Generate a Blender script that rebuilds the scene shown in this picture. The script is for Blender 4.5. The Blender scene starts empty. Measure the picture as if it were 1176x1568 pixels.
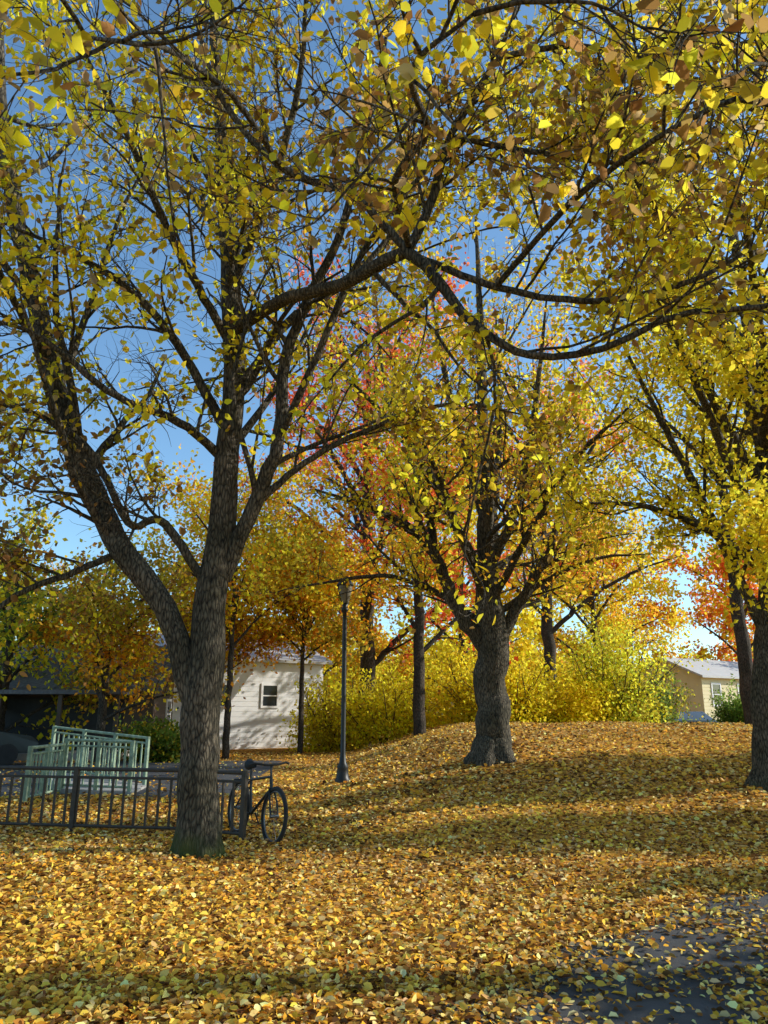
import bpy, math, numpy as np
from mathutils import Vector
rng=np.random.default_rng(7)
scene=bpy.context.scene
D=bpy.data

# ---------------------------------------------------------------- materials
def newmat(name):
    m=D.materials.new(name); m.use_nodes=True
    nt=m.node_tree; nt.nodes.clear()
    out=nt.nodes.new('ShaderNodeOutputMaterial')
    return m,nt,out
def simple(name,col,rough=.7,metal=0,noise=0.25,scale=6,bump=0.0,bscale=40):
    m,nt,out=newmat(name); N=nt.nodes.new; L=nt.links.new
    b=N('ShaderNodeBsdfPrincipled'); b.inputs['Roughness'].default_value=rough; b.inputs['Metallic'].default_value=metal
    tc=N('ShaderNodeTexCoord'); n=N('ShaderNodeTexNoise'); n.inputs['Scale'].default_value=scale; n.inputs['Detail'].default_value=6
    L(tc.outputs['Object'],n.inputs['Vector'])
    r=N('ShaderNodeValToRGB'); r.color_ramp.elements[0].position=.3; r.color_ramp.elements[1].position=.7
    r.color_ramp.elements[0].color=[c*(1-noise) for c in col]+[1]; r.color_ramp.elements[1].color=[min(1,c*(1+noise)) for c in col]+[1]
    L(n.outputs['Fac'],r.inputs['Fac']); L(r.outputs['Color'],b.inputs['Base Color'])
    if bump>0:
        n2=N('ShaderNodeTexNoise'); n2.inputs['Scale'].default_value=bscale; L(tc.outputs['Object'],n2.inputs['Vector'])
        bp=N('ShaderNodeBump'); bp.inputs['Strength'].default_value=bump; bp.inputs['Distance'].default_value=.02
        L(n2.outputs['Fac'],bp.inputs['Height']); L(bp.outputs['Normal'],b.inputs['Normal'])
    L(b.outputs['BSDF'],out.inputs['Surface']); return m
def leafmat(name,trans=.5):
    m,nt,out=newmat(name); N=nt.nodes.new; L=nt.links.new
    a=N('ShaderNodeAttribute'); a.attribute_name='Col'
    d=N('ShaderNodeBsdfDiffuse')
    L(a.outputs['Color'],d.inputs['Color'])
    t=N('ShaderNodeBsdfTranslucent')
    g=N('ShaderNodeGamma'); g.inputs['Gamma'].default_value=.7
    L(a.outputs['Color'],g.inputs['Color']); L(g.outputs['Color'],t.inputs['Color'])
    mx=N('ShaderNodeMixShader'); mx.inputs[0].default_value=trans
    L(d.outputs['BSDF'],mx.inputs[1]); L(t.outputs['BSDF'],mx.inputs[2]); L(mx.outputs[0],out.inputs['Surface'])
    return m
def barkmat(name,c0,c1,moss=True):
    m,nt,out=newmat(name); N=nt.nodes.new; L=nt.links.new
    b=N('ShaderNodeBsdfPrincipled'); b.inputs['Roughness'].default_value=.9; b.inputs['Specular IOR Level'].default_value=.25
    tc=N('ShaderNodeTexCoord'); mp=N('ShaderNodeMapping'); mp.inputs['Scale'].default_value=(1,1,.27)
    L(tc.outputs['Object'],mp.inputs['Vector'])
    n=N('ShaderNodeTexNoise'); n.inputs['Scale'].default_value=34; n.inputs['Detail'].default_value=9; n.inputs['Roughness'].default_value=.7
    L(mp.outputs['Vector'],n.inputs['Vector'])
    v=N('ShaderNodeTexVoronoi'); v.feature='DISTANCE_TO_EDGE'; v.inputs['Scale'].default_value=30
    L(mp.outputs['Vector'],v.inputs['Vector'])
    mul=N('ShaderNodeMath'); mul.operation='MULTIPLY_ADD'; mul.inputs[1].default_value=1.3
    L(v.outputs['Distance'],mul.inputs[0]); L(n.outputs['Fac'],mul.inputs[2])
    r=N('ShaderNodeValToRGB'); r.color_ramp.elements[0].position=.42; r.color_ramp.elements[1].position=.9
    r.color_ramp.elements[0].color=list(c0)+[1]; r.color_ramp.elements[1].color=list(c1)+[1]
    L(mul.outputs[0],r.inputs['Fac'])
    n3=N('ShaderNodeTexNoise'); n3.inputs['Scale'].default_value=2.3; n3.inputs['Detail'].default_value=6; L(tc.outputs['Object'],n3.inputs['Vector'])
    mx=N('ShaderNodeMixRGB'); mx.blend_type='MULTIPLY'; mx.inputs['Fac'].default_value=.8
    r2=N('ShaderNodeValToRGB'); r2.color_ramp.elements[0].position=.35; r2.color_ramp.elements[1].position=.65
    r2.color_ramp.elements[0].color=(.45,.48,.42,1); r2.color_ramp.elements[1].color=(1,1,1,1)
    L(n3.outputs['Fac'],r2.inputs['Fac']); L(r.outputs['Color'],mx.inputs[1]); L(r2.outputs['Color'],mx.inputs[2])
    last=mx.outputs[0]
    if moss:
        sx=N('ShaderNodeSeparateXYZ'); L(tc.outputs['Object'],sx.inputs[0])
        ma=N('ShaderNodeMath'); ma.operation='MULTIPLY_ADD'; ma.inputs[1].default_value=1.9; L(n3.outputs['Fac'],ma.inputs[0]); 
        mb=N('ShaderNodeMath'); mb.operation='MULTIPLY_ADD'; mb.inputs[1].default_value=-1.3; mb.inputs[2].default_value=-.2; L(sx.outputs[2],mb.inputs[0]); L(mb.outputs[0],ma.inputs[2])
        rr=N('ShaderNodeValToRGB'); rr.color_ramp.elements[0].position=.05; rr.color_ramp.elements[1].position=.75
        L(ma.outputs[0],rr.inputs['Fac'])
        m2=N('ShaderNodeMixRGB'); L(rr.outputs['Color'],m2.inputs['Fac']); L(last,m2.inputs[1]); m2.inputs[2].default_value=(.06,.075,.015,1); last=m2.outputs[0]
    L(last,b.inputs['Base Color'])
    bp=N('ShaderNodeBump'); bp.inputs['Strength'].default_value=1; bp.inputs['Distance'].default_value=.028
    L(mul.outputs[0],bp.inputs['Height']); L(bp.outputs['Normal'],b.inputs['Normal'])
    L(b.outputs['BSDF'],out.inputs['Surface']); return m

M_leaf=leafmat('leaf_foliage',.6); M_litter=leafmat('leaf_litter',.15)
M_bark=barkmat('bark_linden',(.010,.009,.008),(.2,.165,.12))
M_bark2=barkmat('bark_brown',(.02,.015,.012),(.13,.1,.075),False)

# ---------------------------------------------------------------- terrain
def sm(a,b,x):
    t=np.clip((x-a)/(b-a),0,1); return t*t*(3-2*t)
def H(x,y):
    x=np.asarray(x,float); y=np.asarray(y,float)
    h=1.15*sm(-2.2,3.2,x)*sm(8,22,y)*(1-.9*sm(29,40,y))
    h=h+.16*np.exp(-((x+3.2)**2/8+(y-7.2)**2/3))
    und=.035*np.sin(x*1.1+.6*y)+.03*np.sin(y*1.3-.7*x+1)
    mask=1-sm(10,12,y)*(1-sm(-2.4,0,x))
    return h+und*mask*(1-sm(28,32,y))
def hz(x,y): return float(H(x,y))

# ---------------------------------------------------------------- mesh utils
def make_mesh(name,V,F,mat,parent=None,col=None,smooth=False):
    V=np.asarray(V,np.float32); F=np.asarray(F,np.int32)
    me=D.meshes.new(name); k=F.shape[1]
    me.vertices.add(len(V)); me.vertices.foreach_set('co',V.ravel())
    me.loops.add(F.size); me.loops.foreach_set('vertex_index',F.ravel())
    me.polygons.add(len(F)); me.polygons.foreach_set('loop_start',np.arange(0,F.size,k,dtype=np.int32))
    if smooth: me.polygons.foreach_set('use_smooth',np.ones(len(F),bool))
    if col is not None:
        a=me.attributes.new('Col','FLOAT_COLOR','FACE')
        c=np.ones((len(F),4),np.float32); c[:,:3]=col; a.data.foreach_set('color',c.ravel())
    me.update(calc_edges=True); me.validate()
    me.materials.append(mat)
    ob=D.objects.new(name,me); scene.collection.objects.link(ob)
    if parent: ob.parent=parent
    return ob
def empty(name,loc=(0,0,0)):
    e=D.objects.new(name,None); e.empty_display_size=.3; scene.collection.objects.link(e); return e
def nrm(v): return v/np.maximum(np.linalg.norm(v,axis=-1,keepdims=True),1e-9)

class Tubes:
    def __init__(s): s.V=[];s.F=[];s.n=0
    def add(s,P,R,sides,rough=0):
        N,K,_=P.shape
        T=nrm(np.gradient(P,axis=1))
        mean=nrm(P[:,-1]-P[:,0]); ref=np.tile(np.array([1.,0,0]),(N,1))
        ref[np.abs(mean[:,0])>.7]=(0,1,0)
        A=nrm(np.cross(T,ref[:,None,:])); B=np.cross(T,A)
        th=np.arange(sides)*2*math.pi/sides
        c=np.cos(th)[None,None,:,None]; si=np.sin(th)[None,None,:,None]
        RR=R[:,:,None,None]
        if rough: RR=RR*(1+rough*rng.normal(size=(N,K,sides,1)))
        V=P[:,:,None,:]+RR*(A[:,:,None,:]*c+B[:,:,None,:]*si)
        idx=np.arange(N*K*sides).reshape(N,K,sides)+s.n
        a=idx[:,:-1,:]; b=np.roll(a,-1,axis=2); d=idx[:,1:,:]; e=np.roll(d,-1,axis=2)
        s.F.append(np.stack([a,b,e,d],-1).reshape(-1,4)); s.V.append(V.reshape(-1,3)); s.n+=N*K*sides
    def obj(s,name,mat,parent,smooth=True):
        return make_mesh(name,np.concatenate(s.V),np.concatenate(s.F),mat,parent,smooth=smooth)

def resample(pts,K,vals=None):
    P=np.asarray(pts,float); n=len(P)
    Q=np.vstack([2*P[0]-P[1],P,2*P[-1]-P[-2]])
    t=np.linspace(0,n-1-1e-6,K); i=t.astype(int); f=(t-i)[:,None]
    p0,p1,p2,p3=Q[i],Q[i+1],Q[i+2],Q[i+3]
    out=.5*((2*p1)+(-p0+p2)*f+(2*p0-5*p1+4*p2-p3)*f**2+(-p0+3*p1-3*p2+p3)*f**3)
    return out

def grow(P0,D0,L,R0,segs,jit,trop,taper=.25):
    N=len(P0); P=np.zeros((N,segs+1,3)); P[:,0]=P0; d=nrm(D0)
    step=(L/segs)[:,None]
    bend=nrm(rng.normal(size=(N,3)))*jit*.5
    for i in range(segs):
        d=nrm(d+rng.normal(size=(N,3))*jit+bend+np.array(trop)[None,:]/segs)
        P[:,i+1]=P[:,i]+d*step
    R=R0[:,None]*np.linspace(1,taper,segs+1)[None,:]
    return P,R
def spawn(P,R,nper,t0,t1,a0,a1,lr,rr,rmin=.003,lmin=.2,up=0):
    N,K,_=P.shape
    plen=np.linalg.norm(np.diff(P,axis=1),axis=2).sum(1)
    idx=np.repeat(np.arange(N),nper); M=len(idx)
    t=np.tile(np.linspace(t0,t1,nper),N)+rng.uniform(-.5,.5,M)*(t1-t0)/nper
    t=np.clip(t,0,.999); u=t*(K-1); i=u.astype(int); f=u-i
    p=P[idx,i]*(1-f)[:,None]+P[idx,i+1]*f[:,None]
    tan=nrm(P[idx,i+1]-P[idx,i]); r=R[idx,i]*(1-f)+R[idx,i+1]*f
    perp=nrm(np.cross(tan,rng.normal(size=(M,3))))
    ang=np.radians(rng.uniform(a0,a1,M))[:,None]
    d=nrm(tan*np.cos(ang)+perp*np.sin(ang)+np.array([0,0,up]))
    L=np.maximum(plen[idx]*lr*rng.uniform(.6,1.25,M)*(1.15-.6*t),lmin)
    rad=np.maximum(r*rr,rmin)
    return p,d,L,rad

TA=np.array([[0,0,0],[.28,-.33,.1],[.68,-.27,.08],[1,0,-.08],[.68,.27,.08],[.28,.33,.1]])
FA=np.array([[0,1,2,3],[0,3,4,5]])
TB=np.array([[0,0,0],[.45,-.36,.06],[1,0,0],[.45,.36,.06]]); FB=np.array([[0,1,2,3]])
def leaf_arrays(P,size,axis,normal,simpleleaf=False):
    T,F=(TB,FB) if simpleleaf else (TA,FA)
    a=nrm(axis); b=nrm(np.cross(normal,a)); n=np.cross(a,b)
    N=len(P); curl=rng.uniform(-.5,2.2,N)[:,None,None]
    wid=rng.uniform(.7,1.15,N)[:,None,None]
    S=size[:,None,None]
    V=P[:,None,:]+S*(T[None,:,0:1]*a[:,None,:]+wid*T[None,:,1:2]*b[:,None,:]+curl*T[None,:,2:3]*n[:,None,:])
    idx=(np.arange(N)*len(T))[:,None,None]+F[None]
    return V.reshape(-1,3),idx.reshape(-1,4),len(F)
def palette(P,cols,scale=.6,var=.35,weights=None):
    cols=np.array(cols); n=len(cols); N=len(P)
    ph=P*scale
    f=(np.sin(ph[:,0]*1.7+ph[:,2]*1.1)+np.sin(ph[:,1]*1.3-ph[:,2]*1.9+2)+np.sin(ph[:,0]*.8-ph[:,1]*2.1+4))/6+.5
    f=np.clip(f+rng.normal(size=N)*.28,0,.999)
    if weights is not None:
        cw=np.cumsum(weights)/np.sum(weights); i=np.searchsorted(cw,f)
    else: i=(f*n).astype(int)
    i=np.clip(i,0,n-1)
    c=cols[i]*rng.uniform(1-var,1+var,(N,1))*rng.uniform(.88,1.12,(N,3))
    return np.clip(c,0.003,.96)
def leaf_object(name,P,size,cols,parent,mat=None,droop=.5,simpleleaf=False,scale=.6,weights=None,flat=0):
    N=len(P)
    ax=rng.normal(size=(N,3)); ax[:,2]-=droop
    nr=rng.normal(size=(N,3)); nr[:,2]+=flat
    if flat: ax[:,2]*=.18
    V,F,k=leaf_arrays(P,size,ax,nr,simpleleaf)
    c=palette(P,cols,scale,weights=weights)
    return make_mesh(name,V,F,mat or M_leaf,parent,col=np.repeat(c,k,axis=0))

def leaves_on(P,R,per,off,t0=.15):
    N,K,_=P.shape; idx=np.repeat(np.arange(N),per); M=len(idx)
    t=rng.uniform(t0,.999,M)*(K-1); i=t.astype(int); f=(t-i)[:,None]
    p=P[idx,i]*(1-f)+P[idx,i+1]*f
    return p+rng.normal(size=(M,3))*off

YEL=(.96,.62,.015); YG=(.86,.70,.02); OL=(.42,.32,.02); GR=(.10,.16,.02); OR=(.95,.33,.015); BR=(.32,.15,.03); RED=(.90,.10,.025); PINK=(.95,.27,.14); TAN=(.55,.36,.13)

def tree(name,limbs,cols,n2=9,n3=6,n4=5,lpt=7,lsize=(.06,.1),bark=None,simpleleaf=False,scale=.6,weights=None,l2=.42,l3=.42,l4=.42,off=.05,flare=True,sides=14,up=.15,keep=None,density=None,trunk_t0=.45):
    e=empty(name); tb=Tubes(); K=28
    Ls=[];Rs=[]
    for li,(pts,rad) in enumerate(limbs):
        P=resample(pts,K); r=np.interp(np.linspace(0,len(rad)-1,K),np.arange(len(rad)),rad)
        P[2:]+= (rng.normal(size=(K-2,3))*(r[2:,None]*.13))
        if li==0 and flare:
            Kt=60; Pt=np.stack([np.interp(np.linspace(0,1,Kt)**1.5,np.linspace(0,1,K),P[:,j]) for j in range(3)],1)
            rt=np.interp(np.linspace(0,1,Kt)**1.5,np.linspace(0,1,K),r)
            zz=Pt[:,2]-Pt[0,2]; rt=rt*(1+.55*np.exp(-zz/.22))
            sd=28; th=np.arange(sd)*2*math.pi/sd
            T=Tubes(); T.add(Pt[None],rt[None],sd)
            V=T.V[0].reshape(Kt,sd,3)
            lob=1+.2*np.exp(-zz/.3)[:,None]*np.sin(th*5+1)[None]+.035*np.sin(th*9+.8*np.sin(zz*2)[:,None]*2)+.02*rng.normal(size=(Kt,sd))
            V=Pt[:,None]+(V-Pt[:,None])*lob[:,:,None]
            V[0,:,2]-=.25
            tb.V.append(V.reshape(-1,3)); tb.F.append(T.F[0]+tb.n); tb.n+=Kt*sd
        else: tb.add(P[None],r[None],sides if r[0]>.06 else 8,rough=.03)
        Ls.append(P);Rs.append(r)
    P1=np.array(Ls);R1=np.array(Rs)
    a=spawn(P1[:1],R1[:1],n2+3,trunk_t0,.98,40,75,.28,.4,rmin=.02,up=up*1.5)
    b=spawn(P1[1:],R1[1:],n2,.18,.98,30,65,l2,.45,rmin=.013,up=up) if len(P1)>1 else None
    s=[np.concatenate([x,y]) for x,y in zip(a,b)] if b else a
    P2,R2=grow(s[0],s[1],s[2],s[3],9,.11,(0,0,.25)); tb.add(P2,R2,6)
    s=spawn(P2,R2,n3,.15,.97,30,65,l3,.5,rmin=.006,lmin=.5,up=up*.5)
    P3,R3=grow(s[0],s[1],s[2],s[3],6,.12,(0,0,.1)); tb.add(P3,R3,4)
    s=spawn(P3,R3,n4,.15,.98,30,70,l4,.6,rmin=.0035,lmin=.3)
    P4,R4=grow(s[0],s[1],s[2],s[3],4,.14,(0,0,-.15)); tb.add(P4,R4,3)
    tb.obj('trunk_and_branches',bark or M_bark,e)
    pos=np.concatenate([leaves_on(P4,R4,lpt,off),leaves_on(P3,R3,max(1,lpt//2),off)])
    if keep is not None: pos=pos[keep(pos)]
    if len(pos):
        sz=rng.uniform(lsize[0],lsize[1],len(pos))
        leaf_object('foliage',pos,sz,cols,e,simpleleaf=simpleleaf,scale=scale,weights=weights)
    print(name,len(P2),len(P3),len(P4),len(pos))
    return e

def clump_keep(frac,scale=1.0,seed=0,amp=.16):
    def f(p):
        q=p*scale
        n=np.sin(q[:,0]*2.1+seed)+np.sin(q[:,1]*2.7+seed*2)+np.sin(q[:,2]*2.4+q[:,0])+np.sin(q[:,2]*4.1-q[:,1]*3)
        pr=np.clip(frac+n*amp,.03,1)
        return rng.random(len(p))<pr
    return f

# ---- near left linden
limbsA=[
 ([(-2.0,8.6,-.02),(-2.03,8.6,.9),(-2.05,8.6,1.81),(-1.96,8.6,3.39),(-1.91,8.6,4.62),(-1.9,8.6,5.85),(-2.04,8.6,7.4),(-2.27,8.6,9.45),(-2.5,8.6,11.8),(-2.6,8.6,14)],
  [.22,.21,.215,.165,.145,.13,.125,.11,.08,.03]),
 ([(-2.1,8.58,1.6),(-2.54,8.5,2.75),(-3.05,8.5,3.4),(-3.42,8.5,4.0),(-3.82,8.5,4.84),(-4.21,8.5,5.8),(-4.6,8.5,7),(-5.0,8.5,8.3),(-5.38,8.5,9.9),(-5.6,8.4,12)],
  [.13,.135,.14,.135,.13,.125,.12,.11,.09,.03]),
 ([(-1.9,8.6,3.1),(-1.54,8.5,4.0),(-1.29,8.4,4.72),(-1.22,8.3,5.7),(-.96,8.2,6.54),(-.55,8,7.34),(-.23,7.8,8.72),(.1,7.6,10.4)],
  [.1,.09,.08,.07,.06,.05,.04,.02]),
 ([(-1.98,8.6,6.3),(-1.22,7.8,6.3),(-.34,7,6.05),(.243,6.5,6.07),(.69,6.2,5.26),(1.0,6,4.82),(1.33,5.9,4.61),(1.87,5.8,4.62),(2.54,5.7,4.9),(3.3,5.6,4.94),(4.2,5.5,5.3)],
  [.08,.075,.07,.065,.045,.038,.033,.03,.026,.022,.012]),
 ([(.243,6.5,6.07),(.475,6.4,6.57),(.68,6.3,7.27),(1.17,6.2,8.16),(1.5,6.2,9.1)],[.05,.045,.038,.03,.012]),
 ([(.243,6.5,6.07),(-.318,6.4,6.64),(-1.04,6.3,6.91),(-1.66,6.2,7.66),(-2,6.2,8.67)],[.045,.042,.037,.03,.012]),
 ([(.3,6.45,5.98),(1.06,6.2,5.48),(1.86,6,5.21),(2.73,5.8,5.29),(3.56,5.7,5.76)],[.038,.033,.03,.025,.01]),
 ([(.25,6.45,6.1),(.1,5.4,6.0),(.3,4.4,5.6),(.15,3.4,5.1),(.4,2.6,4.6)],[.038,.032,.026,.018,.008]),
 ([(1.06,6.2,5.48),(1.5,5.2,5.6),(1.9,4.2,5.4),(2.1,3.3,4.9),(2.3,2.7,4.4)],[.03,.026,.02,.015,.007]),
 ([(-1.04,6.3,6.91),(-1.3,5.2,6.7),(-1.5,4.2,6.1),(-1.4,3.4,5.3),(-1.5,2.8,4.7)],[.03,.026,.02,.015,.007]),
 ([(-1.98,8.6,5.0),(-2.5,8.4,5.9),(-3.0,8.1,6.5),(-3.7,7.8,6.9),(-4.6,7.5,7.2)],[.065,.055,.045,.035,.012]),
 ([(-2.05,8.55,3.0),(-2.6,8.4,3.75),(-2.95,8.3,3.7),(-3.4,8.1,4.5),(-4.0,7.9,4.9),(-4.8,7.6,5.0)],[.055,.05,.045,.04,.03,.012]),
 ([(-1.98,8.6,4.6),(-2.4,8.2,4.9),(-3.1,7.8,5.1),(-3.8,7.4,5.6),(-4.4,7.1,5.7)],[.06,.05,.04,.03,.012]),
 ([(-3.1,8.5,3.4),(-3.6,8.3,3.1),(-4.1,8.1,2.8),(-4.6,7.9,2.1),(-5.0,7.8,1.6)],[.045,.04,.03,.02,.008]),
 ([(-1.9,8.6,5.4),(-1.3,8.9,6.6),(-.6,9.2,7.4),(.3,9.5,8.6),(1,9.8,10)],[.07,.06,.05,.04,.012]),
 ([(-1.54,8.5,4.0),(-.9,8.6,4.6),(-.1,8.8,5.1),(.9,9,5.5),(2,9.2,5.4)],[.05,.04,.033,.025,.01]),
 ([(-2.0,8.6,6.2),(-2.6,7.9,7.2),(-3,7.2,8.1),(-3.5,6.6,9)],[.06,.05,.035,.012]),
 ([(-2.0,8.6,7.0),(-1.4,7.9,8.0),(-1,7.2,9),(-.9,6.6,10)],[.06,.05,.035,.012]),
 ([(-2.0,8.6,7.4),(-2.6,9.2,8.6),(-3.3,9.8,9.6),(-4,10.4,10.6)],[.06,.05,.035,.012]),
 ([(-4.2,8.5,5.8),(-4.4,7.6,6.4),(-4.3,6.6,6.8),(-3.9,5.6,6.9)],[.05,.04,.03,.012]),
 ([(-1.3,8.4,4.7),(-.8,7.9,5.6),(-.2,7.6,6.9),(.6,7.4,7.9),(1.6,7.2,8.6)],[.05,.042,.035,.027,.01]),
 ([(1.17,6.2,8.16),(1.9,5.9,8.0),(2.7,5.7,7.6),(3.6,5.5,7.7)],[.03,.027,.022,.01]),
 ([(.68,6.3,7.27),(1.5,6.2,7.0),(2.4,6,6.7),(3.4,5.9,6.8)],[.032,.027,.022,.01]),
]
def keepA(p):
    pr=.36+.34*sm(-2.5,2.5,p[:,0]); pr-= .2*(p[:,2]<3.2)
    pr-=.30*((p[:,1]<4.2))
    n=np.sin(p[:,0]*3+1)+np.sin(p[:,1]*3.1)+np.sin(p[:,2]*3.7+p[:,0])
    return rng.random(len(p))<pr+n*.17
tree('added_shade_linden',limbsA,[BR,OL,TAN,YEL,YG,YEL,YG],n2=10,n3=7,n4=5,lpt=7,lsize=(.06,.118),keep=keepA,l2=.38,l3=.42,up=.12,weights=[1.5,1.1,.6,2.4,1.5,1.3,1])

# ---- central linden
zc=hz(2.24,16)
limbsB=[
 ([(2.24,16,zc-.02),(2.27,16,1.8),(2.3,16,3.36),(2.26,16,4.93),(2.3,16,7.2),(2.31,16,10.5),(2.3,16,13.6)],[.34,.335,.32,.2,.14,.09,.03]),
 ([(2.15,16,2.9),(1.5,15.9,3.9),(1.1,15.8,4.9),(.5,15.6,5.5),(-.4,15.4,5.9),(-1.5,15.2,6.2)],[.17,.15,.11,.085,.06,.02]),
 ([(1.1,15.8,4.9),(.95,15.8,6),(.5,15.6,7.4),(0,15.5,9),(-.2,15.3,11)],[.1,.085,.07,.05,.02]),
 ([(2.4,16,2.9),(3.0,16,3.95),(3.6,16,4.95),(4.3,16,6.6),(5.6,16,8.8)],[.14,.12,.09,.06,.02]),
 ([(2.28,16,4.2),(1.5,15.5,5.6),(.7,15,7.0),(-.3,14.6,8),(-1.4,14.3,9)],[.11,.09,.07,.05,.02]),
 ([(2.28,16,4.6),(2.9,15.5,6),(3.3,15,8),(3.6,14.6,10.4)],[.12,.1,.07,.02]),
 ([(2.28,16,4.4),(2.6,16.6,6.5),(2.9,17.2,9),(3,17.8,12)],[.13,.1,.07,.02]),
 ([(2.3,16,3.8),(2.9,14.8,5.0),(3.6,13.6,6.2),(4.5,12.6,7)],[.09,.075,.055,.02]),
 ([(2.2,16,3.9),(1.6,14.9,5.1),(1.0,13.8,6.2),(.5,12.8,7)],[.09,.075,.055,.02]),
 ([(2.28,16,5.6),(1.8,16,7.5),(1.4,16,9.5),(1.1,16,12)],[.1,.08,.06,.02]),
 ([(2.3,16,3.3),(1.2,16.2,4.1),(.1,16.2,4.5),(-1.0,16.2,4.4),(-2.2,16.2,4.2)],[.07,.06,.05,.035,.012]),
 ([(2.4,16,3.6),(3.6,16.2,4.4),(4.8,16.2,4.9),(6,16.2,5)],[.07,.06,.04,.012]),
]
tree('added_shade_linden',limbsB,[YG,YEL,OR,YEL,OL],n2=11,n3=6,n4=4,lpt=8,lsize=(.08,.13),simpleleaf=True,keep=clump_keep(.5,.8,1,.2),off=.11,weights=[1.2,2.4,1.4,1.6,.4],l2=.38)
# ---- right linden
zr=hz(6.35,13)
limbsC=[
 ([(6.45,13,zr-.02),(6.6,13,2.2),(6.9,13,4.2),(7.1,13,7),(7.1,13,10.5),(7,13,13)],[.27,.25,.22,.17,.09,.03]),
 ([(6.65,13,2.9),(6.2,13,4.2),(5.67,13,5.7),(5.1,13,7.2),(4.4,12.8,8.8)],[.1,.09,.075,.05,.02]),
 ([(6.9,13,4.4),(6.0,12.2,5.8),(5.2,11.4,7),(4.4,10.6,8)],[.1,.08,.06,.02]),
 ([(6.8,13,4.0),(5.6,12.6,4.7),(4.4,12.2,5.0),(3.2,12,5.0)],[.08,.06,.045,.015]),
 ([(7.0,13,5.4),(6,12.6,7.4),(5.4,12,9.4),(5,11.6,11.4)],[.1,.08,.06,.02]),
 ([(7.1,13,5),(7.6,12,6.6),(8.3,11,8),(9,10,9.4)],[.11,.09,.07,.02]),
 ([(7.0,13,4.6),(6.6,11.6,5.8),(6.2,10.2,6.6),(5.7,8.9,7.2)],[.1,.08,.055,.02]),
 ([(7.1,13,6),(7.4,14,8),(8,15,10)],[.11,.08,.02]),
 ([(6.8,13,3.6),(6.3,11.9,4.1),(5.9,10.8,4.2),(5.4,9.9,4.0)],[.07,.055,.04,.015]),
 ([(7.1,13,6.8),(5.6,11.4,8.3),(4.1,9.8,9.3),(2.7,8.4,9.8),(1.6,7.4,9.9)],[.1,.085,.065,.045,.015]),
 ([(7.1,13,6.2),(6.2,11,7.4),(5.2,9.2,8),(4.2,7.6,8.2)],[.09,.075,.055,.015]),
 ([(7.1,13,7.6),(6.0,12.6,10),(4.6,12,12),(3.2,11.5,13)],[.1,.08,.06,.02]),
]
tree('added_shade_linden',limbsC,[YG,YEL,YG,YEL,OL],n2=11,n3=6,n4=4,lpt=10,lsize=(.075,.125),simpleleaf=True,keep=clump_keep(.62,.9,4,.22),off=.1,l2=.4,weights=[1.4,1.8,1.4,1.5,.4])
def auto_limbs(x,y,z0,ht,spread,r0,n,lean=0,first=.25,seed=0):
    g=np.random.default_rng(seed)
    L=[([(x,y,z0-.05),(x+lean*.3,y,z0+ht*.33),(x+lean*.6,y,z0+ht*.66),(x+lean,y,z0+ht)],[r0,r0*.8,r0*.45,r0*.08])]
    for i in range(n):
        a=i*2.4+g.uniform(-.4,.4); t=first+(.8-first)*i/n; s=spread*(1.1-t*.6)*g.uniform(.8,1.15)
        zb=z0+ht*t; xb=x+lean*t
        dx,dy=math.cos(a)*s,math.sin(a)*s
        rise=ht*g.uniform(.14,.3)
        L.append(([(xb,y,zb),(xb+dx*.3,y+dy*.3,zb+rise*.45),(xb+dx*.65,y+dy*.65,zb+rise*.8),(xb+dx,y+dy,zb+rise)],[r0*.38,r0*.3,r0*.2,r0*.05]))
    return L
# ---- linden just beyond the right edge of the view
LQ=auto_limbs(9.6,6.2,hz(9.6,6.2),11,3.0,.27,3,seed=3,first=.5)
LQ+=[([(9.6,6.2,4.5),(7.6,6.3,6.3),(5.6,6.3,7.2),(4.0,6.2,7.6),(2.6,6.1,8)],[.1,.08,.06,.04,.015]),
     ([(9.6,6.2,4.0),(7.6,6.0,5.2),(5.8,5.6,5.8),(4.2,5.2,6.0),(2.9,4.9,6.3)],[.09,.075,.055,.035,.012]),
     ([(9.6,6.2,5.5),(7.4,7,7.8),(5.4,7.5,9.2),(3.6,7.6,10.2)],[.1,.08,.055,.015])]
tree('added_shade_linden',LQ,[YG,YEL,YG,TAN,YEL],n2=8,n3=6,n4=4,lpt=7,lsize=(.07,.115),keep=clump_keep(.42,.9,2,.24),off=.08,l2=.3,weights=[1.3,1.8,1.3,.5,1.3],trunk_t0=.7)

def far(name,x,y,ht,spread,cols,r0=.25,n=9,lpt=9,ls=(.16,.26),first=.25,seed=1,keep=.85,off=.28,bark=None,**k):
    return tree(name,auto_limbs(x,y,hz(x,y),ht,spread,r0,n,first=first,seed=seed),cols,n2=6,n3=4,n4=3,lpt=lpt,lsize=ls,simpleleaf=True,keep=clump_keep(keep,.5,seed),off=off,bark=bark or M_bark2,flare=False,sides=10,l4=.5,**k)
# unseen narrow lindens off to the right, added to stripe the slope with shade
for (gx,gy,gh,gs,sd_,fi) in ((18.5,16.2,9.6,1.6,32,.22),(19,12.6,9.6,.5,36,.3),(13.2,8.9,5.0,.5,38,.3),(12.8,5.6,5.6,1.1,31,.25)):
    far('added_shade_linden',gx,gy,gh,gs,[YG,YEL,OL],r0=.3,seed=sd_,ls=(.2,.32),n=11,lpt=11,keep=1.1,first=fi,l2=.24,l3=.34,off=.15)
far('added_shade_linden',-10.2,12.5,10,4.8,[YG,YEL,OL,BR],r0=.26,seed=34,ls=(.08,.13),n=12,keep=.55,off=.12,first=.18)
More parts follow.
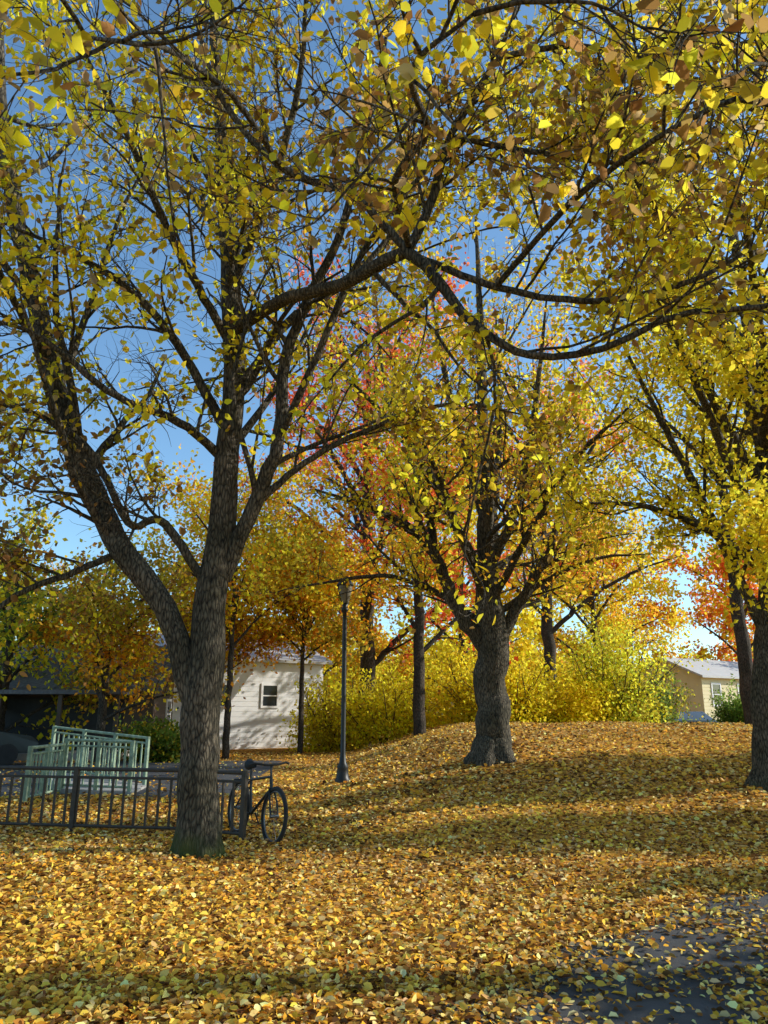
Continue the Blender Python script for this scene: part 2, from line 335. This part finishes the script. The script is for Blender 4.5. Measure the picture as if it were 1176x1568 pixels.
# ---- mid / far trees
far('maple_tree',1.3,28,13,4.5,[OR,YEL,YG,RED],r0=.24,seed=5,first=.22)
far('red_maple_tree',-.8,34,21,6.5,[RED,OR,PINK,RED,RED],r0=.4,seed=6,lpt=14,first=.15,n=14)
far('red_maple_tree',8.5,38.5,21,6.5,[OR,PINK,YEL,RED,YEL],r0=.35,seed=8,lpt=14,first=.25,n=13)
far('maple_tree',13,46,15,5.5,[YG,YEL,YEL,OR],seed=9,first=.17,n=11,lpt=13)
far('maple_tree',12,25,15,5,[YG,YEL,YEL,YG],seed=19,first=.36,n=10,lpt=8)
far('red_maple_tree',28,58,15,7,[OR,RED,OR,YEL],seed=10,first=.1,n=12,lpt=14,ls=(.25,.4))
far('maple_tree',18,62,16,7,[YG,YG,OR],seed=11,first=.1,n=12,lpt=12,ls=(.25,.4))
far('maple_tree',-9.2,25,6,3.2,[OR,YEL,BR,OL],r0=.16,seed=12,first=.22,n=9,ls=(.12,.2),lpt=12)
far('maple_tree',-5.5,27,9.5,4.0,[YEL,OR,YG,OL],r0=.13,seed=42,first=.4,n=11,ls=(.12,.2),lpt=14)
far('maple_tree',-3.3,30.5,8.5,3.0,[YEL,YG,OR,OL],r0=.12,seed=43,first=.42,n=11,ls=(.13,.22),lpt=14)
far('maple_tree',-7.0,31.5,7,3.0,[OR,BR,YEL],r0=.12,seed=44,first=.42,n=10,ls=(.13,.22),lpt=13)
far('maple_tree',-13.5,27,8,4,[OL,GR,YEL,YG],r0=.2,seed=13,first=.1,n=10)
far('maple_tree',-19,42,9,5,[OR,OL,YEL],seed=14,first=.12,n=10)
far('maple_tree',5,48,16,7,[YEL,YG,YEL,YG],seed=16,first=.08,n=12,lpt=14,ls=(.22,.36))
far('maple_tree',-4.5,50,12,6.5,[OR,OL,YEL],seed=17,first=.1,n=11,lpt=13,ls=(.22,.36))

def shrub(name,cx,cy,rx,ry,h,cols,n=9000,ls=(.1,.18),stems=26):
    e=empty(name); z0=hz(cx,cy)
    tb=Tubes(); a=rng.uniform(0,2*math.pi,stems); rr=np.sqrt(rng.random(stems))
    P0=np.stack([cx+rx*.5*rr*np.cos(a),cy+ry*.5*rr*np.sin(a),np.full(stems,z0-.05)],1)
    D0=np.stack([np.cos(a)*.5,np.sin(a)*.5,np.ones(stems)],1)
    P,R=grow(P0,D0,np.full(stems,h*.95)*rng.uniform(.6,1.2,stems),np.full(stems,.035),7,.1,(0,0,0)); tb.add(P,R,5)
    s=spawn(P,R,7,.2,.95,25,60,.4,.5); Q,RQ=grow(*s,5,.15,(0,0,-.1)); tb.add(Q,RQ,4)
    tb.obj('stems',M_bark2,e)
    nc=70; c=nrm(rng.normal(size=(nc,3)))*(rng.random((nc,1))**.35); c[:,2]=np.abs(c[:,2])
    C=np.array([cx,cy,z0])+c*np.array([rx,ry,h])*rng.uniform(.65,1.12,(nc,1))
    i=rng.integers(0,nc,n); p=C[i]+rng.normal(size=(n,3))*np.array([.42,.42,.33])*(h/3)
    p[:,2]=np.maximum(p[:,2],z0+.03)
    p=np.concatenate([p,leaves_on(Q,RQ,14,.12)])
    leaf_object('foliage',p,rng.uniform(*ls,len(p)),cols,e,simpleleaf=True,scale=1)
YB=(.96,.72,.015); YB2=(.92,.76,.02)
shrub('yellow_shrub',4.6,30.8,3.2,1.6,3.0,[YB,YEL,YB,OL,YB2],14000)
shrub('yellow_shrub',.2,31.4,2.4,1.5,2.7,[YB2,YB,OL,YB2],8000)
shrub('yellow_shrub',-2.0,33,1.8,1.6,3.0,[OL,YG,YB2],7000)
shrub('yellow_shrub',7.6,31.6,1.6,1.5,2.3,[YB,YEL,YB],7000)
shrub('green_shrub',9.7,32.6,1.4,1.4,4.2,[YB2,YB2,(.5,.58,.03),OL],9000)
shrub('green_shrub',12.2,36,1.7,1.6,3.0,[GR,(.16,.22,.02),OL],8000)
shrub('green_shrub',17.9,38,1.25,1.2,2.5,[GR,(.2,.32,.03),(.2,.32,.03)],8000)
shrub('green_shrub',-7.4,26,1.2,1.0,1.4,[GR,OL,GR],4000)
shrub('green_shrub',-13.5,20,1.4,1.2,1.7,[GR,OL,GR],6000)
shrub('evergreen_shrub',-11.5,33,1.6,1.2,3,[GR,(.04,.06,.015),OL],7000)

def distant():
    P=[]
    for i in range(150):
        x=rng.uniform(-75,85); y=rng.uniform(64,95); h=rng.uniform(7,13) 
        nc=14; c=nrm(rng.normal(size=(nc,3)))*rng.uniform(.4,1,(nc,1))
        C=np.array([x,y,h*.5])+c*np.array([4.2,4,h*.5]); k=rng.integers(0,nc,600)
        P.append(C[k]+rng.normal(size=(600,3))*np.array([1,1,.8]))
    P=np.concatenate(P); P[:,2]=np.maximum(P[:,2],.1)
    e=empty('distant_trees'); leaf_object('foliage',P,rng.uniform(.4,.65,len(P)),[OL,OR,YG,BR,YG,YEL],e,simpleleaf=True,scale=.15)
    tb=Tubes(); m=60; p0=np.stack([rng.uniform(-75,85,m),rng.uniform(64,90,m),np.zeros(m)],1)
    Pq,Rq=grow(p0,np.tile([0,0,1.],(m,1)),rng.uniform(5,8,m),np.full(m,.22),5,.05,(0,0,.2)); tb.add(Pq,Rq,6); tb.obj('trunks',M_bark2,e)
distant()

# ---------------------------------------------------------------- ground
def nonuni(fine0,fine1,step,far0,far1):
    f=np.arange(fine0,fine1+1e-6,step); a=fine0-np.geomspace(.5,abs(far0-fine0),22)[::-1]; b=fine1+np.geomspace(.5,abs(far1-fine1),22)
    return np.concatenate([a,f,b])
xs=nonuni(-14,22,.25,-900,900); ys=nonuni(2,42,.25,-300,1500)
X,Y=np.meshgrid(xs,ys,indexing='ij'); Z=H(X,Y)
V=np.stack([X,Y,Z],-1).reshape(-1,3); nx,ny=len(xs),len(ys)
I=np.arange(nx*ny).reshape(nx,ny); F=np.stack([I[:-1,:-1],I[1:,:-1],I[1:,1:],I[:-1,1:]],-1).reshape(-1,4)
def groundmat():
    m,nt,out=newmat('leaf_covered_ground'); N=nt.nodes.new; L=nt.links.new
    b=N('ShaderNodeBsdfDiffuse')
    tc=N('ShaderNodeTexCoord')
    nz=N('ShaderNodeTexNoise'); nz.inputs['Scale'].default_value=9; L(tc.outputs['Object'],nz.inputs['Vector'])
    ad=N('ShaderNodeMixRGB'); ad.blend_type='ADD'; ad.inputs['Fac'].default_value=.12; L(tc.outputs['Object'],ad.inputs[1]); L(nz.outputs['Color'],ad.inputs[2])
    v=N('ShaderNodeTexVoronoi'); v.inputs['Scale'].default_value=17; L(ad.outputs[0],v.inputs['Vector'])
    sp=N('ShaderNodeSeparateColor'); L(v.outputs['Color'],sp.inputs[0])
    r=N('ShaderNodeValToRGB'); cr=r.color_ramp; cr.elements[0].color=(.05,.025,.01,1); cr.elements[1].color=(.82,.53,.2,1)
    for p,c in ((.2,(.16,.075,.025,1)),(.45,(.42,.21,.05,1)),(.75,(.72,.38,.08,1))):
        x=cr.elements.new(p); x.color=c
    L(sp.outputs[0],r.inputs['Fac'])
    n2=N('ShaderNodeTexNoise'); n2.inputs['Scale'].default_value=.35; n2.inputs['Detail'].default_value=5; L(tc.outputs['Object'],n2.inputs['Vector'])
    r2=N('ShaderNodeValToRGB'); r2.color_ramp.elements[0].position=.35; r2.color_ramp.elements[1].position=.7
    r2.color_ramp.elements[0].color=(1,1,1,1); r2.color_ramp.elements[1].color=(.75,.72,.55,1)
    L(n2.outputs['Fac'],r2.inputs['Fac'])
    mx=N('ShaderNodeMixRGB'); mx.blend_type='MULTIPLY'; mx.inputs['Fac'].default_value=.8
    L(r.outputs['Color'],mx.inputs[1]); L(r2.outputs['Color'],mx.inputs[2]); L(mx.outputs[0],b.inputs['Color'])
    bp=N('ShaderNodeBump'); bp.inputs['Strength'].default_value=.8; bp.inputs['Distance'].default_value=.05
    L(sp.outputs[1],bp.inputs['Height']); L(bp.outputs['Normal'],b.inputs['Normal'])
    L(b.outputs['BSDF'],out.inputs['Surface']); return m
make_mesh('ground',V,F,groundmat(),smooth=True)

M_asph=simple('asphalt',(.06,.06,.062),.85,noise=.3,scale=3,bump=.6,bscale=160)
M_conc=simple('concrete',(.32,.31,.29),.85,noise=.15,scale=4,bump=.3)
def strip(name,center,hw,mat,off=.014,nseg=50,nw=8):
    P=resample([(a,b,0) for a,b in center],nseg)[:,:2]; T=nrm(np.gradient(P,axis=0)); Nn=np.stack([-T[:,1],T[:,0]],1)
    w=np.linspace(-1,1,nw); wob=1+.08*np.sin(np.arange(nseg)*.7)
    Q=P[:,None]+Nn[:,None]*(w[None,:,None]*hw*wob[:,None,None])
    V=np.concatenate([Q,(H(Q[...,0],Q[...,1])+off)[...,None]],-1).reshape(-1,3)
    I=np.arange(nseg*nw).reshape(nseg,nw); F=np.stack([I[:-1,:-1],I[1:,:-1],I[1:,1:],I[:-1,1:]],-1).reshape(-1,4)
    make_mesh(name,V,F,mat); return P
path=strip('footpath',[(-.6,2.2),(1.0,4.2),(2.4,5.7),(4.8,7.1),(9,8.6)],.75,M_asph)
strip('road',[(-60,20.5),(-30,20.5),(-12,20.5),(-3.2,20.8)],5.2,M_asph,off=.006,nw=4)

n=170000
yy=3.0*(31/3.0)**rng.random(n); xx=rng.uniform(-.85,.85,n)*yy+rng.normal(size=n)*.5
dpath=np.min(np.hypot(xx[:,None]-path[None,::2,0],yy[:,None]-path[None,::2,1]),axis=1)
road=(xx<-2.9)&(yy>15.3)&(yy<26)
pat=.5+.5*np.sin(xx*3.1+yy*2)*np.sin(yy*2.7-xx)
edge=sm(.35,.95,dpath+rng.normal(size=n)*.1)
base=.1+.6*pat**1.5
pr=base+(1-base)*edge; pr=np.where(road,.12,pr)
k=rng.random(n)<pr; xx,yy,dpath=xx[k],yy[k],dpath[k]
P=np.stack([xx,yy,H(xx,yy)+rng.uniform(.008,.045,len(xx))],1)
LIT=[(.95,.54,.08),(.36,.16,.035),(.95,.64,.2),(.9,.42,.04),(.13,.06,.022),(.95,.66,.27),(.5,.25,.05),(.95,.55,.08)]
e=empty('fallen_leaves')
leaf_object('litter',P,rng.uniform(.028,.07,len(P))*np.clip(yy/9,1,1.6),LIT,e,mat=M_litter,droop=0,flat=1.7,scale=.4)

# ---------------------------------------------------------------- small object builder
class Part:
    def __init__(s): s.V=[];s.F=[];s.n=0
    def box(s,c,d,rz=0):
        c=np.array(c);d=np.array(d)/2
        v=np.array([[x,y,z] for x in(-1,1) for y in(-1,1) for z in(-1,1)])*d
        cs,sn=math.cos(rz),math.sin(rz); v=np.stack([v[:,0]*cs-v[:,1]*sn,v[:,0]*sn+v[:,1]*cs,v[:,2]],1)+c
        f=np.array([[0,1,3,2],[4,6,7,5],[0,4,5,1],[2,3,7,6],[0,2,6,4],[1,5,7,3]])+s.n
        s.V.append(v);s.F.append(f);s.n+=8;return s
    def tube(s,pts,r,sides=8,closed=False):
        P=np.array(pts,float); K=len(P); R=np.full(K,r) if np.isscalar(r) else np.array(r,float)
        if closed:
            T=nrm(np.roll(P,-1,0)-np.roll(P,1,0))
        else: T=nrm(np.gradient(P,axis=0))
        m=nrm(np.cross(P[K//4]-P[0],P[K//2]-P[0])) if closed else None
        ref=np.array([1.,0,0]) if abs(nrm(P[-1]-P[0])[0])<.7 else np.array([0,1.,0])
        if closed: ref=m
        A=nrm(np.cross(T,ref)); B=np.cross(T,A); th=np.arange(sides)*2*math.pi/sides
        V=P[:,None]+R[:,None,None]*(A[:,None]*np.cos(th)[None,:,None]+B[:,None]*np.sin(th)[None,:,None])
        I=np.arange(K*sides).reshape(K,sides)+s.n
        if closed: a=I; d=np.roll(I,-1,0)
        else: a=I[:-1]; d=I[1:]
        s.F.append(np.stack([a,np.roll(a,-1,1),np.roll(d,-1,1),d],-1).reshape(-1,4)); s.V.append(V.reshape(-1,3)); s.n+=K*sides
        return s
    def poly(s,verts,faces):
        s.V.append(np.array(verts,float)); s.F.append(np.array([f if len(f)==4 else list(f)+[f[-1]] for f in faces])+s.n); s.n+=len(verts); return s
    def obj(s,name,mat,parent,smooth=False,bevel=0):
        V=np.concatenate(s.V); F=np.concatenate(s.F)
        me=D.meshes.new(name); me.from_pydata(V.tolist(),[],[list(dict.fromkeys(f)) for f in F.tolist()]); me.update()
        if smooth:
            for p in me.polygons: p.use_smooth=True
        me.materials.append(mat); ob=D.objects.new(name,me); scene.collection.objects.link(ob); ob.parent=parent
        if bevel: b=ob.modifiers.new('b','BEVEL'); b.width=bevel; b.segments=2
        return ob
M_black=simple('black_metal',(.02,.022,.022),.45,.3,scale=30)
M_fence=simple('weathered_rail_metal',(.06,.045,.032),.65,.2,scale=20)
M_green=simple('pale_green_rail_paint',(.24,.32,.22),.6,0,noise=.35,scale=12)
M_white=simple('white_siding',(.8,.8,.8),.6,noise=.05,scale=2)
M_cream=simple('cream_siding',(.72,.62,.36),.65,noise=.06,scale=2)
M_grey=simple('dark_brown_siding',(.085,.06,.045),.7,noise=.12,scale=2)
M_roof=simple('roof_shingle',(.14,.14,.15),.85,noise=.3,scale=9,bump=.5)
M_roofl=simple('light_metal_roof',(.5,.49,.47),.5,noise=.08,scale=3)
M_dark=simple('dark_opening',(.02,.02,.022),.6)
M_glass=simple('window_glass',(.03,.04,.05),.08,0,noise=.1)
M_rub=simple('rubber',(.018,.018,.018),.8)
M_lamp=simple('frosted_lantern_glass',(.22,.2,.16),.3)

e=empty('street_lamp'); lx,ly=-.9,17; lz=hz(lx,ly)
def ring(pr,prof,cx,cy,cz,s=14):
    pr.tube([(cx,cy,cz+h) for r,h in prof],[r for r,h in prof],s)
p=Part(); ring(p,[(.001,-.1),(.17,-.1),(.17,.08),(.14,.12),(.12,.3),(.13,.34),(.08,.42),(.06,.6),(.055,.62),(.05,3.5),(.045,3.7),(.08,3.73),(.08,3.78),(.05,3.82),(.09,3.9),(.001,3.9)],lx,ly,lz); p.obj('post',M_black,e,True)
p=Part(); ring(p,[(.08,3.905),(.16,4.2),(.17,4.3)],lx,ly,lz,8); p.obj('lantern',M_lamp,e,True)
p=Part(); ring(p,[(.19,4.302),(.2,4.33),(.12,4.45),(.05,4.5),(.02,4.56),(.001,4.6)],lx,ly,lz,12)
for i in range(4):
    a=i*math.pi/2+.4; c,s_=math.cos(a),math.sin(a); p.tube([(lx+.085*c,ly+.085*s_,lz+3.9),(lx+.175*c,ly+.175*s_,lz+4.31)],.01,5)
p.obj('cap_and_frame',M_black,e)

def railing(name,pts,h,mat,spacing=.16,post=1.6,zoff=0,pick=.011,rail=.022,postr=.03,base=.1,flat=None):
    e=empty(name); p=Part(); q=Part()
    for (x0,y0,*z0),(x1,y1,*z1) in zip(pts[:-1],pts[1:]):
        L=math.hypot(x1-x0,y1-y0); rz=math.atan2(y1-y0,x1-x0)
        za=(z0[0] if z0 else hz(x0,y0)); zb=(z1[0] if z1 else hz(x1,y1))
        for hh,rr in ((h,rail),(base,rail*.8)):
            p.tube([(x0,y0,za+hh),(x1,y1,zb+hh)],rr,8)
        p.tube([(x0,y0,za+h-.11),(x1,y1,zb+h-.11)],rail*.7,6)
        nn=int(L/spacing)
        for i in range(1,nn):
            t=i/nn; x,y,z=x0+(x1-x0)*t,y0+(y1-y0)*t,za+(zb-za)*t
            p.box((x,y,z+(base+h-.11)/2),(pick*2,pick*2,h-.11-base),rz)
        npst=max(1,round(L/post))
        for i in range(npst+1):
            t=i/npst; x,y,z=x0+(x1-x0)*t,y0+(y1-y0)*t,za+(zb-za)*t
            q.box((x,y,z+h/2-.02),(postr*2,postr*2,h+.1),rz)
    p.obj('rails_and_pickets',mat,e); q.obj('posts',mat,e); return e
railing('metal_railing',[(-9,11.7),(-2.75,10.75),(-1.82,10.25)],.84,M_fence,spacing=.17,post=1.5,pick=.014,rail=.026,postr=.032)

e=empty('access_ramp'); p=Part()
p.poly([(-6.6,15.85,0),(-5.0,15.65,0),(-5.2,17.3,0),(-7.8,18.1,0),(-6.6,15.85,.1),(-5.0,15.65,.05),(-5.2,17.3,.05),(-7.8,18.1,.28)],[(0,1,5,4),(1,2,6,5),(2,3,7,6),(3,0,4,7),(4,5,6,7)])
p.obj('slab',M_conc,e)
railing('green_railing',[(-6.52,15.92,.09),(-5.1,15.74,.05)],.95,M_green,spacing=.14,post=.75,pick=.014,rail=.03,postr=.034,base=.08)
railing('green_railing',[(-6.56,14.4,0),(-6.55,15.84,0)],.95,M_green,spacing=.14,post=.75,pick=.014,rail=.03,postr=.034,base=.08)
railing('green_railing',[(-7.7,18.0,.27),(-5.25,17.2,.05)],.98,M_green,spacing=.14,post=.9,pick=.014,rail=.03,postr=.034,base=.08)

def bicycle(x0,y0,x1,y1):
    e=empty('bicycle'); fx=np.array([x1-x0,y1-y0]); L=np.linalg.norm(fx); fx=fx/L; z0=min(hz(x0,y0),hz(x1,y1))+.0
    side=np.array([-fx[1],fx[0]]); lean=.07
    def W(a,z,s=0): 
        return (x0+fx[0]*a+side[0]*(s+lean*z),y0+fx[1]*a+side[1]*(s+lean*z),z0+z)
    wr=.33; t=Part(); sp=Part(); fr=Part(); blk=Part()
    for a in (0,L):
        t.tube([W(a+wr*math.cos(q),wr+.01+wr*math.sin(q)) for q in np.linspace(0,2*math.pi,37)[:-1]],.028,8,True)
        sp.tube([W(a+(wr-.035)*math.cos(q),wr+.01+(wr-.035)*math.sin(q)) for q in np.linspace(0,2*math.pi,37)[:-1]],.011,6,True)
        for i in range(16):
            q=i*math.pi/8; sp.tube([W(a,wr+.01,.02*(-1)**i),W(a+(wr-.04)*math.cos(q),wr+.01+(wr-.04)*math.sin(q))],.0022,4)
        sp.tube([W(a,wr+.01,-.06),W(a,wr+.01,.06)],.022,8)
    bb=(.43,.3); seat=(.30,.78); head=(L-.2,.80); hb=(L-.16,.66); 
    fr.tube([W(*bb),W(*seat)],.018); fr.tube([W(*bb),W(*hb)],.021); fr.tube([W(seat[0]+.01,seat[1]-.06),W(*head)],.018); fr.tube([W(*head),W(*hb)],.022)
    for s in(-.05,.05):
        fr.tube([W(*bb,s*.5),W(0,.34,s)],.011); fr.tube([W(seat[0]+.01,seat[1]-.08,s*.4),W(0,.34,s)],.01)
        fr.tube([W(*hb,s*.6),W(L-.06,.5,s),W(L,.34,s)],.013)
    fr.tube([W(*head),W(L-.23,.94)],.015); fr.tube([W(*seat),W(.27,.88)],.014)
    blk.tube([W(L-.3,.95,-.29),W(L-.25,.97,-.22),W(L-.2,.95,-.08),W(L-.2,.95,.08),W(L-.25,.97,.22),W(L-.3,.95,.29)],.016)
    blk.tube([W(.14,.92),W(.2,.915),W(.3,.91),W(.41,.905)],[.04,.075,.05,.02],10)
    blk.tube([W(bb[0]+.1*math.cos(q),bb[1]+.1*math.sin(q),.05) for q in np.linspace(0,2*math.pi,25)[:-1]],.006,5,True)
    blk.tube([W(*bb,.06),W(bb[0]+.12,bb[1]-.12,.07),W(bb[0]+.12,bb[1]-.12,.16)],.011); blk.tube([W(*bb,-.06),W(bb[0]-.12,bb[1]+.12,-.07),W(bb[0]-.12,bb[1]+.12,-.16)],.011)
    blk.tube([W(-.1,.7,-.07),W(.3,.71,-.07)],.008); blk.tube([W(-.1,.7,.07),W(.3,.71,.07)],.008); blk.tube([W(-.1,.7,-.07),W(-.1,.7,.07)],.008); blk.tube([W(-.05,.7,.07),W(0,.34,.06)],.006)
    t.obj('tyres',M_rub,e,True); sp.obj('wheels',simple('rim_alloy',(.2,.2,.2),.4,.8),e,True); fr.obj('frame',M_black,e,True); blk.obj('bars_saddle_crank',M_rub,e,True)
bicycle(-2.05,11.05,-1.42,10.1)

def house(name,x,y,w,d,h,rh,wall,roof,rz=0,wins=(),door=None,z0=0,ridge='x',extra=None):
    e=empty(name)
    w2,d2=w/2,d/2; p=Part()
    if ridge=='x':
        v=[(-w2,-d2,-.3),(w2,-d2,-.3),(w2,d2,-.3),(-w2,d2,-.3),(-w2,-d2,h),(w2,-d2,h),(w2,d2,h),(-w2,d2,h),(-w2,0,h+rh),(w2,0,h+rh)]
        f=[(0,1,5,4),(2,3,7,6),(1,2,6,5),(3,0,4,7),(5,6,9),(7,4,8)]
        o=.35; k=rh/d2; r=[(-w2-o,-d2-o,h-k*o),(w2+o,-d2-o,h-k*o),(w2+o,0,h+rh),(-w2-o,0,h+rh),(-w2-o,d2+o,h-k*o),(w2+o,d2+o,h-k*o)]
        rf=[(0,1,2,3),(3,2,5,4)]
    else:
        v=[(-w2,-d2,-.3),(w2,-d2,-.3),(w2,d2,-.3),(-w2,d2,-.3),(-w2,-d2,h),(w2,-d2,h),(w2,d2,h),(-w2,d2,h),(0,-d2,h+rh),(0,d2,h+rh)]
        f=[(0,1,5,4),(2,3,7,6),(1,2,6,5),(3,0,4,7),(4,5,8),(6,7,9)]
        o=.35; k=rh/w2; r=[(-w2-o,-d2-o,h-k*o),(0,-d2-o,h+rh),(0,d2+o,h+rh),(-w2-o,d2+o,h-k*o),(w2+o,-d2-o,h-k*o),(w2+o,d2+o,h-k*o)]
        rf=[(0,1,2,3),(1,4,5,2)]
    p.poly(v,f)
    p.obj('walls',wall,e)
    q=Part(); up=[(a,b,c+.14) for a,b,c in r]; lo=[(a,b,c+.02) for a,b,c in r]
    q.poly(up+lo,rf+[tuple(i+6 for i in g[::-1]) for g in rf]+([(0,1,7,6),(4,5,11,10),(0,3,9,6),(3,4,10,9),(1,2,8,7),(2,5,11,8)] if ridge=='x' else [(0,1,7,6),(1,4,10,7),(0,3,9,6),(4,5,11,10),(3,2,8,9),(2,5,11,8)]))
    q.obj('roof',roof,e)
    c=Part()
    nb=int(h/.22)
    for i in range(nb):
        c.box((0,-d2-.008,.15+i*.22),(w-.02,.016,.19)); c.box((w2+.008,0,.15+i*.22),(.016,d-.02,.19))
    c.obj('clapboards',wall,e)
    gl=Part(); tr=Part()
    for (sd,u,z,ww,wh) in wins:
        if sd=='f': 
            gl.box((u,-d2-.03,z),(ww,.02,wh)); 
            for dz in(-wh/2-.05,wh/2+.05): tr.box((u,-d2-.035,z+dz),(ww+.2,.06,.1))
            for dx in(-ww/2-.05,ww/2+.05): tr.box((u+dx,-d2-.035,z),(.1,.06,wh))
            tr.box((u,-d2-.045,z),(ww,.02,.05))
        else:
            gl.box((w2+.03,u,z),(.02,ww,wh))
            for dz in(-wh/2-.05,wh/2+.05): tr.box((w2+.035,u,z+dz),(.06,ww+.2,.1))
            for dx in(-ww/2-.05,ww/2+.05): tr.box((w2+.035,u+dx,z),(.06,.1,wh))
            tr.box((w2+.045,u,z),(.02,ww,.05))
    if wins: gl.obj('windows',M_glass,e); tr.obj('window_trim',M_white,e)
    if door:
        dd=Part(); dd.box((door,-d2-.04,1.0),(.95,.04,2.1)); dd.obj('door',M_dark,e)
    if extra: extra(e)
    e.location=(x,y,z0); e.rotation_euler=(0,0,rz)
house('white_house',-7.7,37,7.4,6,3.9,1.1,M_white,M_roofl,.6,[('f',.9,2.3,.7,.9),('f',-1.6,2.3,.8,.9),('r',0,2,.9,1.2)])
def porch(e):
    p=Part(); p.box((0,-4.0,2.25),(6.2,2.2,.14)); p.obj('porch_roof',M_roof,e)
    p=Part()
    for x in(-2.9,-1,1,2.9): p.box((x,-4.9,1.08),(.14,.14,2.18))
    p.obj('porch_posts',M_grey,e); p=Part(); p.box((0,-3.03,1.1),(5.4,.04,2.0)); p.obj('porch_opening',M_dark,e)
    p=Part(); p.box((0,-4.0,.12),(6.2,2.2,.24)); p.obj('porch_floor',M_conc,e)
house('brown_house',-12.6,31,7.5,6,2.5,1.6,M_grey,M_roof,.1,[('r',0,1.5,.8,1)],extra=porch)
house('cream_house',22.6,51,12,5,3.6,1.1,M_cream,M_roofl,.6,[('f',-4.6,2.5,.8,1.2),('f',-1.8,2.5,.8,1.2),('f',2,2.5,1,1.2),('f',4.5,2.5,1,1.2)],z0=.1)
house('white_garage',38,58,6,6,3,1.6,M_white,M_roof,.2,[('f',0,1.6,2.4,1.6)],z0=.1,ridge='y')

def car(x,y,rz,col,z0):
    e=empty('parked_car'); m=simple('car_paint',col,.25,.3,noise=.03)
    prof=[(-2.2,.35),(-2.25,.75),(-2.1,.95),(-1.4,1.02),(-.8,1.42),(.5,1.46),(1.1,1.0),(2.0,.86),(2.22,.65),(2.2,.35)]
    W=[.84,.86,.84,.82,.64,.64,.82,.82,.82,.84]
    n=len(prof); v=[(a,-w,b) for (a,b),w in zip(prof,W)]+[(a,w,b) for (a,b),w in zip(prof,W)]
    f=[(i,(i+1)%n,(i+1)%n+n,i+n) for i in range(n)]
    p=Part(); p.poly(v,f)
    for o in(0,n): p.poly([v[o+i] for i in range(n)],[(0,1,2,9),(2,3,6,9),(6,7,8,9),(3,4,5,6)])
    b=p.obj('body',m,e,bevel=.04)
    g=Part()
    for s in(-1,1):
        g.poly([(-1.25,s*.80,1.03),(-.78,s*.665,1.36),(.45,s*.665,1.4),(.98,s*.80,1.02)],[(0,1,2,3)])
    g.poly([(.56,-.6,1.43),(.56,.6,1.43),(1.09,.74,1.035),(1.09,-.74,1.035)],[(0,1,2,3)]); g.poly([(-.87,-.6,1.395),(-.87,.6,1.395),(-1.36,.74,1.065),(-1.36,-.74,1.065)],[(0,1,2,3)])
    g.obj('glass',M_glass,e)
    t=Part()
    for a in(-1.35,1.35):
        for s in(-1,1):
            t.tube([(a,s*.66,.32),(a,s*.661,.32),(a,s*.87,.32),(a,s*.871,.32)],[.01,.32,.32,.01],20)
    t.obj('wheels',M_rub,e); e.location=(x,y,z0); e.rotation_euler=(0,0,rz)
car(16.2,41,.25,(.12,.16,.22),.15); car(-13.2,24.0,.5,(.02,.025,.03),0)

hx=np.linspace(-700,700,120)
hh=22+9*np.sin(hx*.012+1)+5*np.sin(hx*.031)+rng.normal(size=120)*.8
prof=[(300,-1),(340,.45),(400,.9),(460,1.0)]
V=np.array([[x,y,-1+(h+1)*max(f,0)] for y,f in prof for x,h in zip(hx,hh)])
I=np.arange(len(V)).reshape(4,120); F=np.stack([I[:-1,:-1],I[:-1,1:],I[1:,1:],I[1:,:-1]],-1).reshape(-1,4)
make_mesh('distant_hill',V,F,simple('hill_woods',(.09,.08,.07),.95,noise=.4,scale=.1),smooth=True)

# ---------------------------------------------------------------- light
sd=Vector((1,.14,0)).normalized(); el=math.radians(28)
to=Vector((sd.x*math.cos(el),sd.y*math.cos(el),math.sin(el)))
l=D.lights.new('sun','SUN'); l.energy=5; l.angle=math.radians(.5); l.color=(1,.95,.84)
o=D.objects.new('sun',l); scene.collection.objects.link(o); o.rotation_euler=to.to_track_quat('Z','Y').to_euler()
w=D.worlds.new('World'); scene.world=w; w.use_nodes=True; nt=w.node_tree
sky=nt.nodes.new('ShaderNodeTexSky'); sky.sky_type='NISHITA'; sky.sun_disc=False; sky.sun_elevation=el; sky.sun_rotation=math.atan2(to.x,to.y)
sky.ozone_density=1.0; sky.air_density=1.0; sky.dust_density=.6
tint=nt.nodes.new('ShaderNodeMixRGB'); tint.blend_type='MULTIPLY'; tint.inputs['Fac'].default_value=1; tint.inputs[2].default_value=(1.15,1.5,1.65,1)
nt.links.new(sky.outputs[0],tint.inputs[1])
bg=nt.nodes['Background']; bg.inputs['Strength'].default_value=.14; nt.links.new(tint.outputs[0],bg.inputs['Color'])
scene.view_settings.view_transform='Standard'; scene.view_settings.look='None'; scene.view_settings.exposure=0

cam=D.cameras.new('camera'); co=D.objects.new('camera',cam); scene.collection.objects.link(co); scene.camera=co
cam.sensor_fit='VERTICAL'; cam.sensor_height=36; cam.lens=26; cam.clip_end=5000; cam.clip_start=.05
co.location=(0,0,1.6); co.rotation_euler=(math.radians(90+15.1),0,0)
